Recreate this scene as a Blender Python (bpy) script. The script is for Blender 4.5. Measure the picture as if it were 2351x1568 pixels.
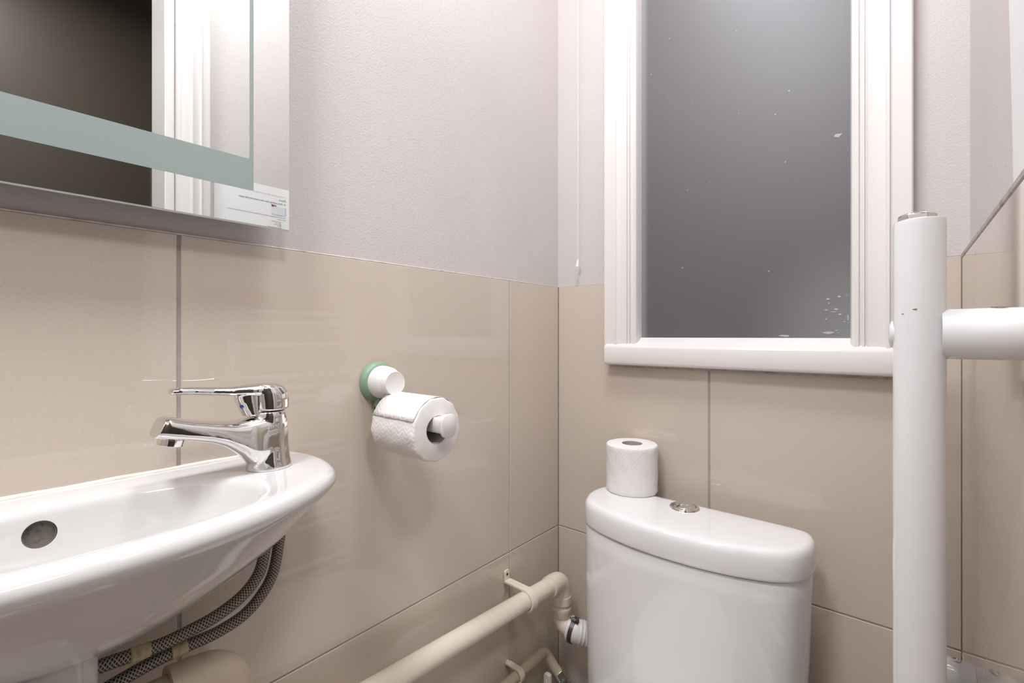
import bpy, bmesh, math, random
from mathutils import Vector, Matrix
random.seed(7)
PI = math.pi
scene = bpy.context.scene
for o in list(bpy.data.objects):
    bpy.data.objects.remove(o)
col = scene.collection

# ------------------------------------------------------------------ camera
cam_d = bpy.data.cameras.new('camera')
cam = bpy.data.objects.new('camera', cam_d)
col.objects.link(cam)
cam.location = (0.6494, -0.955, 1.06)
cam.rotation_euler = (PI / 2, 0, math.radians(39.9))
cam_d.sensor_fit = 'HORIZONTAL'
cam_d.sensor_width = 36
cam_d.lens = 36 * 1070 / 2351
cam_d.shift_y = -13 / 2351
cam_d.clip_start = 0.01
scene.camera = cam

# ------------------------------------------------------------------ world, exposure
w = bpy.data.worlds.new('night')
scene.world = w
w.use_nodes = True
w.node_tree.nodes['Background'].inputs[0].default_value = (0.045, 0.05, 0.07, 1)
w.node_tree.nodes['Background'].inputs[1].default_value = 0.6
scene.view_settings.view_transform = 'Standard'
scene.view_settings.look = 'None'
scene.view_settings.gamma = 1
scene.view_settings.use_curve_mapping = False
scene.view_settings.exposure = 0.09

# ceiling lamp light (the opal fitting is built further down)
LAMP = (0.36, -0.52, 2.28)
ld = bpy.data.lights.new('ceiling_lamp_light', 'AREA')
ld.shape = 'DISK'
ld.size = 0.30
ld.energy = 7.2
ld.color = (0.955, 0.985, 1.03)
lo = bpy.data.objects.new('ceiling_lamp_light', ld)
col.objects.link(lo)
lo.location = (LAMP[0], LAMP[1], LAMP[2] - 0.012)
# unseen fill light added to the room, behind the camera
REAR_FILL = (0.36, -1.28, 2.28)
rd = bpy.data.lights.new('rear_fill_light', 'AREA')
rd.shape = 'DISK'
rd.size = 0.30
rd.energy = 11.0
rd.color = (0.955, 0.985, 1.03)
ro = bpy.data.objects.new('rear_fill_light', rd)
col.objects.link(ro)
ro.location = (REAR_FILL[0], REAR_FILL[1], REAR_FILL[2] - 0.012)
# unseen fill light added in the hallway, shining in through the open doorway
HALL_FILL = (1.24, -1.05, 2.27)
hd = bpy.data.lights.new('hall_fill_light', 'AREA')
hd.shape = 'DISK'
hd.size = 0.26
hd.energy = 7.5
hd.color = (1.0, 0.96, 0.92)
ho = bpy.data.objects.new('hall_fill_light', hd)
col.objects.link(ho)
ho.location = (HALL_FILL[0], HALL_FILL[1], HALL_FILL[2] - 0.012)


# ------------------------------------------------------------------ materials
def mat(name, c, rough=0.5, metal=0.0, spec=0.5, coat=0.0, bump=None, var=None, trans=0.0, sss=0.0):
    """bump=(scale, strength, distance); var=(scale, second colour, low, high)"""
    m = bpy.data.materials.new(name)
    m.use_nodes = True
    nt = m.node_tree
    b = nt.nodes['Principled BSDF']
    b.inputs['Base Color'].default_value = (*c, 1)
    b.inputs['Roughness'].default_value = rough
    b.inputs['Metallic'].default_value = metal
    b.inputs['Specular IOR Level'].default_value = spec
    b.inputs['Coat Weight'].default_value = coat
    b.inputs['Coat Roughness'].default_value = 0.06
    b.inputs['Transmission Weight'].default_value = trans
    if sss:
        b.inputs['Subsurface Weight'].default_value = sss
        b.inputs['Subsurface Radius'].default_value = (0.004, 0.004, 0.004)
    tc = nt.nodes.new('ShaderNodeTexCoord')
    if var:
        n = nt.nodes.new('ShaderNodeTexNoise')
        n.inputs['Scale'].default_value = var[0]
        n.inputs['Detail'].default_value = 6
        n.inputs['Roughness'].default_value = 0.65
        nt.links.new(tc.outputs['Object'], n.inputs['Vector'])
        r = nt.nodes.new('ShaderNodeValToRGB')
        r.color_ramp.elements[0].position = var[2]
        r.color_ramp.elements[1].position = var[3]
        r.color_ramp.elements[0].color = (*c, 1)
        r.color_ramp.elements[1].color = (*var[1], 1)
        nt.links.new(n.outputs['Fac'], r.inputs['Fac'])
        nt.links.new(r.outputs['Color'], b.inputs['Base Color'])
    if bump:
        n = nt.nodes.new('ShaderNodeTexNoise')
        n.inputs['Scale'].default_value = bump[0]
        n.inputs['Detail'].default_value = 4
        nt.links.new(tc.outputs['Object'], n.inputs['Vector'])
        bp = nt.nodes.new('ShaderNodeBump')
        bp.inputs['Strength'].default_value = bump[1]
        bp.inputs['Distance'].default_value = bump[2]
        nt.links.new(n.outputs['Fac'], bp.inputs['Height'])
        nt.links.new(bp.outputs['Normal'], b.inputs['Normal'])
    return m


M = {}
M['plaster'] = mat('painted_plaster', (0.635, 0.586, 0.574), 0.42, spec=0.4, bump=(330, 0.5, 0.0012), var=(5, (0.61, 0.562, 0.549), 0.35, 0.7))
M['tile'] = mat('glazed_beige_tile', (0.60, 0.52, 0.442), 0.02, spec=0.5, var=(420, (0.67, 0.585, 0.503), 0.30, 0.75))
M['grout'] = mat('grout', (0.34, 0.30, 0.27), 0.85, bump=(300, 0.3, 0.001), var=(40, (0.44, 0.40, 0.37), 0.3, 0.7))
M['caulk'] = mat('white_caulk', (0.72, 0.66, 0.62), 0.4, var=(60, (0.45, 0.38, 0.32), 0.5, 0.75))
M['tile_trim'] = mat('tile_edge_trim', (0.46, 0.41, 0.37), 0.5, var=(70, (0.25, 0.21, 0.18), 0.5, 0.7))
M['gloss_paint'] = mat('white_gloss_paint', (0.80, 0.765, 0.745), 0.22, spec=0.5, bump=(45, 0.12, 0.0012))
M['ceramic'] = mat('white_ceramic', (0.86, 0.85, 0.855), 0.06, spec=0.5, coat=0.4)
M['basin'] = mat('off_white_basin_ceramic', (0.675, 0.658, 0.653), 0.07, spec=0.5, coat=0.4)
M['chrome'] = mat('chrome', (0.76, 0.75, 0.745), 0.05, metal=1)
M['steel'] = mat('dull_steel', (0.55, 0.54, 0.53), 0.25, metal=1)
M['enamel'] = mat('white_enamel', (0.80, 0.80, 0.81), 0.22, spec=0.5, coat=0.2)
M['pvc'] = mat('beige_plastic_pipe', (0.80, 0.715, 0.61), 0.32, spec=0.45, var=(9, (0.75, 0.66, 0.55), 0.35, 0.7))
M['pvc_shaded'] = mat('shaded_beige_pipe', (0.60, 0.51, 0.40), 0.35, spec=0.4, var=(9, (0.54, 0.45, 0.345), 0.35, 0.7))  # pipe plastic with the shade low on the wall put into its colour
M['pvc_white'] = mat('white_plastic', (0.80, 0.77, 0.74), 0.35)
M['white_plastic'] = mat('matt_white_plastic', (0.82, 0.79, 0.78), 0.42)
M['green_plastic'] = mat('sage_green_plastic', (0.24, 0.36, 0.25), 0.4)
M['card'] = mat('grey_cardboard', (0.48, 0.44, 0.43), 0.85)
M['sheet'] = mat('printed_sheet', (0.83, 0.83, 0.83), 0.6)
M['ink'] = mat('black_ink', (0.06, 0.06, 0.06), 0.7)
M['ink_grey'] = mat('grey_ink', (0.16, 0.16, 0.16), 0.7)
M['ink_red'] = mat('pale_red_ink', (0.62, 0.34, 0.34), 0.7)
M['ink_maroon'] = mat('maroon_ink', (0.25, 0.05, 0.06), 0.7)
M['ink_blue'] = mat('pale_blue_print', (0.70, 0.71, 0.755), 0.7)
M['ink_bluegrey'] = mat('blue_grey_print', (0.40, 0.41, 0.47), 0.7)
M['mirror'] = mat('mirror_silver', (0.735, 0.75, 0.74), 0.012, metal=1)
M['glass_edge'] = mat('polished_glass_edge', (0.80, 0.84, 0.81), 0.06, spec=0.8)
M['etch'] = mat('etched_glass_band', (0.30, 0.365, 0.35), 0.35, spec=0.5)
M['housing'] = mat('mirror_housing', (0.35, 0.33, 0.31), 0.5)
M['brass'] = mat('verdigris_brass', (0.22, 0.36, 0.27), 0.5, metal=0.4)
M['dark'] = mat('dark_hole', (0.05, 0.042, 0.036), 0.6)
M['rubber'] = mat('dark_band', (0.10, 0.09, 0.09), 0.35, metal=0.7)
M['tape'] = mat('dirty_cream_tape', (0.50, 0.43, 0.28), 0.8, var=(160, (0.22, 0.17, 0.10), 0.52, 0.7), bump=(200, 0.4, 0.001))
M['blue'] = mat('blue_marker', (0.01, 0.06, 0.30), 0.3)
M['red'] = mat('red_marker', (0.45, 0.02, 0.02), 0.3)
M['floor'] = mat('floor_tile', (0.48, 0.385, 0.30), 0.2, var=(60, (0.54, 0.435, 0.345), 0.35, 0.7))
M['ceiling'] = mat('ceiling_paint', (0.86, 0.84, 0.82), 0.6)
M['hall'] = mat('dark_brown_hall_paint', (0.095, 0.078, 0.062), 0.5, bump=(80, 0.1, 0.001))
M['hall_trim'] = mat('hall_trim_paint', (0.125, 0.105, 0.092), 0.4)
M['cord'] = mat('white_cord', (0.86, 0.84, 0.80), 0.6)
M['bead'] = mat('cream_plastic', (0.86, 0.82, 0.74), 0.35)
m = bpy.data.materials.new('opal_diffuser')
m.use_nodes = True
b = m.node_tree.nodes['Principled BSDF']
b.inputs['Base Color'].default_value = (0.9, 0.9, 0.88, 1)
b.inputs['Emission Color'].default_value = (1, 0.97, 0.93, 1)
b.inputs['Emission Strength'].default_value = 6
M['opal'] = m


def frosted():
    m = bpy.data.materials.new('frosted_glass')
    m.use_nodes = True
    nt = m.node_tree
    L = nt.links.new
    b = nt.nodes['Principled BSDF']
    b.inputs['Roughness'].default_value = 0.45
    b.inputs['Specular IOR Level'].default_value = 1.0
    b.inputs['Transmission Weight'].default_value = 0.25
    tc = nt.nodes.new('ShaderNodeTexCoord')
    # paint flecks left on the glass
    v = nt.nodes.new('ShaderNodeTexVoronoi')
    v.inputs['Scale'].default_value = 34
    L(tc.outputs['Object'], v.inputs['Vector'])
    n = nt.nodes.new('ShaderNodeTexNoise')
    n.inputs['Scale'].default_value = 9
    L(tc.outputs['Object'], n.inputs['Vector'])
    r = nt.nodes.new('ShaderNodeMath')
    r.operation = 'MULTIPLY_ADD'
    L(n.outputs['Fac'], r.inputs[0])
    r.inputs[1].default_value = 0.22
    r.inputs[2].default_value = -0.078
    lt = nt.nodes.new('ShaderNodeMath')
    lt.operation = 'LESS_THAN'
    L(v.outputs['Distance'], lt.inputs[0])
    L(r.outputs[0], lt.inputs[1])
    mx = nt.nodes.new('ShaderNodeMix')
    mx.data_type = 'RGBA'
    mx.inputs['A'].default_value = (0.128, 0.118, 0.130, 1)
    mx.inputs['B'].default_value = (0.50, 0.49, 0.50, 1)
    L(lt.outputs[0], mx.inputs['Factor'])
    # paler grey: spread from the lower right corner, and a strip along the left bead
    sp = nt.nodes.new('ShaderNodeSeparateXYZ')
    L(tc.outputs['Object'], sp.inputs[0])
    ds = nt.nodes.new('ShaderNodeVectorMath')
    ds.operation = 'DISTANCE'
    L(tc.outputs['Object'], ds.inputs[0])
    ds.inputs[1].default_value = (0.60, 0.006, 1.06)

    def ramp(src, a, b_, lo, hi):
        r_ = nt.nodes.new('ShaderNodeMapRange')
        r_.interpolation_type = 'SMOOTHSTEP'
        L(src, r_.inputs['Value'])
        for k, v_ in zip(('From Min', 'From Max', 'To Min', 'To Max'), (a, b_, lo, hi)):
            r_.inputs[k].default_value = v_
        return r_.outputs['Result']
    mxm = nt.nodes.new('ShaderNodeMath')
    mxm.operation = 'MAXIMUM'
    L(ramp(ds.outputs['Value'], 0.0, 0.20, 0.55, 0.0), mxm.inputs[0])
    L(ramp(sp.outputs[0], 0.217, 0.232, 0.60, 0.0), mxm.inputs[1])  # pale strip paints in frame light scattered at the glass edge
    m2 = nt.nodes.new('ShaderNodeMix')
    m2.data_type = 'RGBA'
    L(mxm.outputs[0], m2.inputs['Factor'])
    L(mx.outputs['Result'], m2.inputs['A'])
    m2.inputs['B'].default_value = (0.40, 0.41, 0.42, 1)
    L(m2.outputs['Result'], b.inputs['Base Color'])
    return m


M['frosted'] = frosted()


def braid_mat():
    m = bpy.data.materials.new('braided_steel')
    m.use_nodes = True
    nt = m.node_tree
    L = nt.links.new
    b = nt.nodes['Principled BSDF']
    b.inputs['Metallic'].default_value = 0.75
    b.inputs['Roughness'].default_value = 0.38
    uv = nt.nodes.new('ShaderNodeUVMap')
    sp = nt.nodes.new('ShaderNodeSeparateXYZ')
    L(uv.outputs[0], sp.inputs[0])

    def math_(op, a, bb):
        n = nt.nodes.new('ShaderNodeMath')
        n.operation = op
        for i, x in enumerate((a, bb)):
            if isinstance(x, (int, float)):
                n.inputs[i].default_value = x
            elif x is not None:
                L(x, n.inputs[i])
        return n.outputs[0]
    u = math_('MULTIPLY', sp.outputs[0], 2 * PI * 300)
    vv = math_('MULTIPLY', sp.outputs[1], 2 * PI * 8)
    s1 = math_('SINE', math_('ADD', u, vv), None)
    s2 = math_('SINE', math_('SUBTRACT', u, vv), None)
    p = math_('MAXIMUM', s1, s2)
    r = nt.nodes.new('ShaderNodeValToRGB')
    r.color_ramp.elements[0].position = 0.15
    r.color_ramp.elements[1].position = 0.85
    r.color_ramp.elements[0].color = (0.05, 0.042, 0.036, 1)
    r.color_ramp.elements[1].color = (0.36, 0.325, 0.295, 1)
    L(p, r.inputs['Fac'])
    L(r.outputs['Color'], b.inputs['Base Color'])
    bp = nt.nodes.new('ShaderNodeBump')
    bp.inputs['Strength'].default_value = 0.7
    bp.inputs['Distance'].default_value = 0.0006
    L(p, bp.inputs['Height'])
    L(bp.outputs['Normal'], b.inputs['Normal'])
    return m


M['braid'] = braid_mat()


def paper_mat():
    m = mat('embossed_tissue', (0.86, 0.83, 0.815), 0.9, spec=0.1)
    nt = m.node_tree
    L = nt.links.new
    b = nt.nodes['Principled BSDF']
    uv = nt.nodes.new('ShaderNodeUVMap')
    sp = nt.nodes.new('ShaderNodeSeparateXYZ')
    L(uv.outputs[0], sp.inputs[0])

    def math_(op, a, bb=None, c=None):
        n = nt.nodes.new('ShaderNodeMath')
        n.operation = op
        for i, x in enumerate((a, bb, c)):
            if isinstance(x, (int, float)):
                n.inputs[i].default_value = x
            elif x is not None:
                L(x, n.inputs[i])
        return n.outputs[0]
    wob = math_('SINE', math_('MULTIPLY', sp.outputs[0], 2 * PI * 55))
    ph = math_('MULTIPLY_ADD', wob, 1.5, math_('MULTIPLY', sp.outputs[1], 2 * PI * 20))
    s = math_('POWER', math_('ABSOLUTE', math_('SINE', ph)), 0.45)
    n = nt.nodes.new('ShaderNodeTexNoise')
    n.inputs['Scale'].default_value = 260
    tc = nt.nodes.new('ShaderNodeTexCoord')
    L(tc.outputs['Object'], n.inputs['Vector'])
    h = math_('MULTIPLY_ADD', n.outputs['Fac'], 0.5, s)
    bp = nt.nodes.new('ShaderNodeBump')
    bp.inputs['Strength'].default_value = 0.4
    bp.inputs['Distance'].default_value = 0.0009
    L(h, bp.inputs['Height'])
    L(bp.outputs['Normal'], b.inputs['Normal'])
    return m


M['tissue'] = paper_mat()
M['tissue_end'] = mat('rolled_tissue_end', (0.82, 0.785, 0.765), 0.95, spec=0.05, bump=(400, 0.3, 0.0008))


# ------------------------------------------------------------------ helpers
def finish(name, bm, m, parent=None, smooth=40, bevel=None):
    me = bpy.data.meshes.new(name)
    bmesh.ops.recalc_face_normals(bm, faces=bm.faces[:])
    bm.to_mesh(me)
    bm.free()
    return link(name, me, m, parent, smooth, bevel)


def link(name, me, m, parent=None, smooth=40, bevel=None):
    o = bpy.data.objects.new(name, me)
    ms = m if isinstance(m, (list, tuple)) else [m]
    me.materials.clear()
    for x in ms:
        me.materials.append(M[x] if isinstance(x, str) else x)
    if smooth:
        for p in me.polygons:
            p.use_smooth = True
        me.set_sharp_from_angle(angle=math.radians(smooth))
    col.objects.link(o)
    if parent:
        o.parent = parent
        o.matrix_parent_inverse = Matrix.Translation(-parent_world(parent))
    if bevel:
        bv = o.modifiers.new('bevel', 'BEVEL')
        bv.width = bevel[0]
        bv.segments = bevel[1]
        bv.limit_method = 'ANGLE'
        bv.angle_limit = math.radians(35)
    return o


def parent_world(p):
    v = Vector(p.location)
    return v


def thing(name, label, cat, loc=(0, 0, 0), group=None):
    o = bpy.data.objects.new(name, None)
    o.empty_display_size = 0.05
    col.objects.link(o)
    o.location = loc
    tag(o, label, cat, group)
    return o


def tag(o, label, cat, group=None):
    o['label'] = label
    o['category'] = cat
    if group:
        o['group'] = group
    return o


def struct(o, label=None):
    o['kind'] = 'structure'
    if label:
        o['label'] = label
    return o


def box(bm, x0, y0, z0, x1, y1, z1):
    vs = [bm.verts.new((x, y, z)) for x in (x0, x1) for y in (y0, y1) for z in (z0, z1)]
    for f in ((0, 1, 3, 2), (4, 6, 7, 5), (0, 4, 5, 1), (2, 3, 7, 6), (0, 2, 6, 4), (1, 5, 7, 3)):
        bm.faces.new([vs[i] for i in f])


def prism(bm, pts, axis, a, b):
    """extrude a polygon (2-D points) along axis from a to b. axis x: pts=(y,z); y: (x,z); z: (x,y)"""
    def p3(p, t):
        return {'x': (t, p[0], p[1]), 'y': (p[0], t, p[1]), 'z': (p[0], p[1], t)}[axis]
    r0 = [bm.verts.new(p3(p, a)) for p in pts]
    r1 = [bm.verts.new(p3(p, b)) for p in pts]
    bm.faces.new(r0)
    bm.faces.new(r1)
    n = len(pts)
    for i in range(n):
        bm.faces.new((r0[i], r0[(i + 1) % n], r1[(i + 1) % n], r1[i]))


def loft(bm, rings, cap0=True, cap1=True):
    rs = [[bm.verts.new(p) for p in r] for r in rings]
    n = len(rs[0])
    for a, b in zip(rs, rs[1:]):
        for i in range(n):
            bm.faces.new((a[i], a[(i + 1) % n], b[(i + 1) % n], b[i]))
    if cap0:
        bm.faces.new(rs[0])
    if cap1:
        bm.faces.new(rs[-1])
    return rs


def basis(d):
    d = Vector(d).normalized()
    ref = Vector((0, 0, 1)) if abs(d.z) < 0.9 else Vector((0, 1, 0))
    u = d.cross(ref).normalized()
    return d, u, d.cross(u).normalized()


def lathe(bm, origin, axis, prof, n=32, cap0=True, cap1=True):
    """prof: (distance along axis, radius)"""
    d, u, v = basis(axis)
    o = Vector(origin)
    loft(bm, [[o + d * t + (u * math.cos(2 * PI * i / n) + v * math.sin(2 * PI * i / n)) * r for i in range(n)]
              for t, r in prof], cap0, cap1)


def smooth_path(pts, k=8):
    P = [Vector(p) for p in pts]
    out = []
    for i in range(len(P) - 1):
        p0, p1, p2, p3 = P[max(i - 1, 0)], P[i], P[i + 1], P[min(i + 2, len(P) - 1)]
        for j in range(k):
            t = j / k
            out.append(0.5 * ((2 * p1) + (p2 - p0) * t + (2 * p0 - 5 * p1 + 4 * p2 - p3) * t * t + (3 * p1 - p0 - 3 * p2 + p3) * t ** 3))
    out.append(P[-1])
    return out


def tube(bm, path, rad, n=20, cap=True, uv=True):
    """tube along a path with parallel-transported frames; rad a number or a list; UV = (length, turn)"""
    P = [Vector(p) for p in path]
    rads = rad if isinstance(rad, (list, tuple)) else [rad] * len(P)
    T = [(P[min(i + 1, len(P) - 1)] - P[max(i - 1, 0)]).normalized() for i in range(len(P))]
    _, u, v = basis(T[0])
    rings = []
    for i, p in enumerate(P):
        if i:
            q = T[i - 1].rotation_difference(T[i])
            u = q @ u
            v = q @ v
        rings.append([bm.verts.new(p + (u * math.cos(2 * PI * k / n) + v * math.sin(2 * PI * k / n)) * rads[i]) for k in range(n)])
    lay = bm.loops.layers.uv.verify() if uv else None
    s = 0
    for i in range(len(P) - 1):
        ds = (P[i + 1] - P[i]).length
        for k in range(n):
            f = bm.faces.new((rings[i][k], rings[i][(k + 1) % n], rings[i + 1][(k + 1) % n], rings[i + 1][k]))
            if uv:
                for lp, q in zip(f.loops, ((s, k / n), (s, (k + 1) / n), (s + ds, (k + 1) / n), (s + ds, k / n))):
                    lp[lay].uv = q
        s += ds
    if cap:
        bm.faces.new(rings[0])
        bm.faces.new(rings[-1])


def arc(center, e1, e2, r, a0, a1, k=10):
    c = Vector(center)
    e1 = Vector(e1)
    e2 = Vector(e2)
    return [c + (e1 * math.cos(a0 + (a1 - a0) * i / k) + e2 * math.sin(a0 + (a1 - a0) * i / k)) * r for i in range(k + 1)]


def bake_mesh(o):
    """apply an object's modifiers to its mesh"""
    dg = bpy.context.evaluated_depsgraph_get()
    me = bpy.data.meshes.new_from_object(o.evaluated_get(dg))
    o.modifiers.clear()
    old = o.data
    o.data = me
    me.name = old.name
    return o


def resmooth(o, ang):
    for p in o.data.polygons:
        p.use_smooth = True
    o.data.set_sharp_from_angle(angle=math.radians(ang))


# ------------------------------------------------------------------ setting: shell
XR = 0.7175          # face of the tiles on the right wall
XP = 0.7265          # face of its plaster
TZ = 1.1785          # top edge of the tiling
JZ = 0.5935          # horizontal joint
HC = 2.32            # ceiling height
YF = -1.75           # wall behind the camera
D0, D1, DH = -0.626, -1.45, 2.02    # doorway in the right wall

bm = bmesh.new()
box(bm, -0.02, YF - 0.1, -0.06, 1.75, 0.1, 0)
floor = struct(finish('floor', bm, 'floor'))
bm = bmesh.new()
box(bm, -0.1, YF - 0.1, HC, 1.75, 0.1, HC + 0.05)
struct(finish('ceiling', bm, 'ceiling'))

bm = bmesh.new()
box(bm, -0.1, YF - 0.1, 0, -0.003, 0.1, HC)
wall_left = struct(finish('wall_left', bm, 'plaster'))
# back wall with the window hole
WX0, WX1, WZ0, WZ1 = 0.196, 0.612, 1.03, 2.05
bm = bmesh.new()
yb0, yb1 = 0.003, 0.1
box(bm, -0.003, yb0, 0, WX0, yb1, HC)
box(bm, WX1, yb0, 0, XP + 0.1, yb1, HC)
box(bm, WX0, yb0, 0, WX1, yb1, WZ0)
box(bm, WX0, yb0, WZ1, WX1, yb1, HC)
wall_back = struct(finish('wall_back', bm, 'plaster'))
# right wall with the doorway
bm = bmesh.new()
box(bm, XP, D0, 0, XP + 0.1, 0.003, HC)
box(bm, XP, YF, 0, XP + 0.1, D1, HC)
box(bm, XP, D1, DH, XP + 0.1, D0, HC)
wall_right = struct(finish('wall_right', bm, 'plaster'))
bm = bmesh.new()
box(bm, -0.003, YF - 0.1, 0, XP + 0.1, YF, HC)
struct(finish('wall_front', bm, 'plaster'))
# hallway beyond the doorway
bm = bmesh.new()
box(bm, 1.62, -2.3, 0, 1.72, 0.1, HC)
box(bm, XP + 0.1, 0.0, 0, 1.62, 0.1, HC)
box(bm, XP + 0.1, YF - 0.1, 0, 1.62, YF, HC)
hall = struct(finish('wall_hallway', bm, 'hall'))
bm = bmesh.new()
box(bm, 1.60, -2.2, 0.0, 1.62, -0.01, 0.16)
finish('skirting', bm, 'hall_trim', hall, bevel=(0.004, 2))
bm = bmesh.new()
prism(bm, [(1.62, -0.480), (1.606, -0.480), (1.603, -0.470), (1.606, -0.458), (1.601, -0.452), (1.601, -0.440), (1.606, -0.435), (1.604, -0.420), (1.606, -0.412), (1.62, -0.412)], 'z', 0, 1.72)
finish('door_frame', bm, 'hall_trim', hall, smooth=20)
bm = bmesh.new()
box(bm, 1.50, -2.2, 2.29, 1.63, 0.0, HC)
finish('coving', bm, 'hall_trim', hall, bevel=(0.004, 2))

TT = 0.0022  # tiles stand this far proud of grout


def tile_left(y0, y1, z0, z1):
    bm = bmesh.new()
    box(bm, -0.0028, y0, z0, 0, y1, z1)
    finish('tile', bm, 'tile', wall_left, smooth=0, bevel=(0.0008, 1))


bm = bmesh.new()
box(bm, -0.0029, YF, 0, -0.0012, 0.003, TZ)
finish('grout', bm, 'grout', wall_left, smooth=0)
J = [-0.0008, -0.1864, -0.7864, -1.3864, YF]
gaps = [0, 0.002, 0.0042, 0.003, 0]
for i in range(4):
    a, b_ = J[i + 1] + gaps[i + 1] / 2, J[i] - gaps[i] / 2
    tile_left(a, b_, JZ + 0.0012, TZ)
    tile_left(a, b_, 0.002, JZ - 0.0012)


def tile_back(pts):
    bm = bmesh.new()
    prism(bm, pts, 'y', 0.0028, 0)
    finish('tile', bm, 'tile', wall_back, smooth=0, bevel=(0.0008, 1))


bm = bmesh.new()
prism(bm, [(0, 0), (XR, 0), (XR, TZ), (0.60, TZ), (0.60, 1.0), (0.21, 1.0), (0.21, TZ), (0, TZ)], 'y', 0.0029, 0.0012)
finish('grout', bm, 'grout', wall_back, smooth=0)
JX = 0.3579
tile_back([(0.001, JZ + 0.0014), (JX - 0.002, JZ + 0.0014), (JX - 0.002, 0.992), (0.15, 0.992), (0.15, TZ), (0.001, TZ)])
tile_back([(JX + 0.002, JZ + 0.0014), (XR, JZ + 0.0014), (XR, TZ), (0.65, TZ), (0.65, 0.992), (JX + 0.002, 0.992)])
tile_back([(0.001, 0.002), (JX - 0.002, 0.002), (JX - 0.002, JZ - 0.0014), (0.001, JZ - 0.0014)])
tile_back([(JX + 0.002, 0.002), (XR, 0.002), (XR, JZ - 0.0014), (JX + 0.002, JZ - 0.0014)])

bm = bmesh.new()
box(bm, XR + 0.0015, -0.555, 0, XP, 0.0, TZ)
finish('grout', bm, 'grout', wall_right, smooth=0)
for z0, z1 in ((JZ + 0.0014, TZ - 0.004), (0.002, JZ - 0.0014)):
    bm = bmesh.new()
    box(bm, XR, -0.555, z0, XR + 0.003, -0.001, z1)
    finish('tile', bm, 'tile', wall_right, smooth=0, bevel=(0.0008, 1))
# trim and caulk along the tops of the tiles
bm = bmesh.new()
box(bm, XR - 0.0006, -0.555, TZ - 0.0036, XP, -0.001, TZ + 0.0035)
struct(finish('trim_1', bm, 'tile_trim', bevel=(0.0015, 2)))
bm = bmesh.new()
box(bm, -0.003, YF, TZ, -0.0002, 0.003, TZ + 0.0022)
struct(finish('trim_2', bm, 'caulk', bevel=(0.0008, 1)))
bm = bmesh.new()
box(bm, 0, 0.0004, TZ - 0.0005, 0.137, 0.003, TZ + 0.0012)
box(bm, 0.66, 0.0004, TZ - 0.0005, XR, 0.003, TZ + 0.0012)
struct(finish('trim_3', bm, 'tile_trim', bevel=(0.0006, 1)))

# ------------------------------------------------------------------ window
win = bpy.data.objects.new('window_1', None)
col.objects.link(win)
struct(win, 'white painted window with frosted glass above the cistern')
# moulded architrave, profile (x, y) for the left side from outside to the glass; mirrored for the right side
AL = [(0.136, 0.003), (0.136, -0.018), (0.138, -0.020), (0.1625, -0.020), (0.164, -0.0245), (0.167, -0.0245), (0.169, -0.0215),
      (0.180, -0.0185), (0.1915, -0.020), (0.1925, -0.0165), (0.1945, -0.0165), (0.1955, -0.0205), (0.198, -0.0205), (0.199, -0.016),
      (0.2015, -0.016), (0.203, -0.020), (0.208, -0.0205), (0.212, -0.017), (0.2145, -0.009), (0.2145, 0.012), (0.205, 0.012)]
for side in (0, 1):
    pts = AL if side == 0 else [(0.799 - x, y) for x, y in AL]
    bm = bmesh.new()
    prism(bm, pts, 'z', 1.034, 2.12)
    finish('architrave', bm, 'gloss_paint', win, smooth=25)
bm = bmesh.new()
top = [(2.09 - (x - 0.2145), y) for x, y in [(0.2145 + 0.2145 - p[0], p[1]) for p in AL]]
top = [(1.968 + (0.2145 - x), y) for x, y in AL]
r0 = [bm.verts.new((0.20, y, z)) for z, y in top]
r1 = [bm.verts.new((0.60, y, z)) for z, y in top]
bm.faces.new(r0)
bm.faces.new(r1)
for i in range(len(top)):
    j = (i + 1) % len(top)
    bm.faces.new((r0[i], r0[j], r1[j], r1[i]))
finish('architrave', bm, 'gloss_paint', win, smooth=25)
# sill: sloping ledge up to the glass and a rounded front board
bm = bmesh.new()
sill = [(0.003, 0.9965), (-0.026, 0.9965), (-0.0295, 0.999), (-0.031, 1.003), (-0.031, 1.0335), (-0.0295, 1.0375), (-0.026, 1.0395),
        (-0.012, 1.046), (0.0, 1.0545), (0.012, 1.058), (0.012, 1.0)]
prism(bm, sill, 'x', 0.1415, 0.660)
so = finish('window_sill', bm, 'gloss_paint', win, smooth=40, bevel=(0.0025, 2))
# dark gap and crumbled filler under the sill
bm = bmesh.new()
box(bm, 0.145, -0.008, 0.9905, 0.658, 0.002, 0.9968)
finish('gap_filler', bm, 'tile_trim', win)
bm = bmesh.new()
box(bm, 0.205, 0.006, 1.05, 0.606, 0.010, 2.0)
finish('pane', bm, 'frosted', win, smooth=0)
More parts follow.
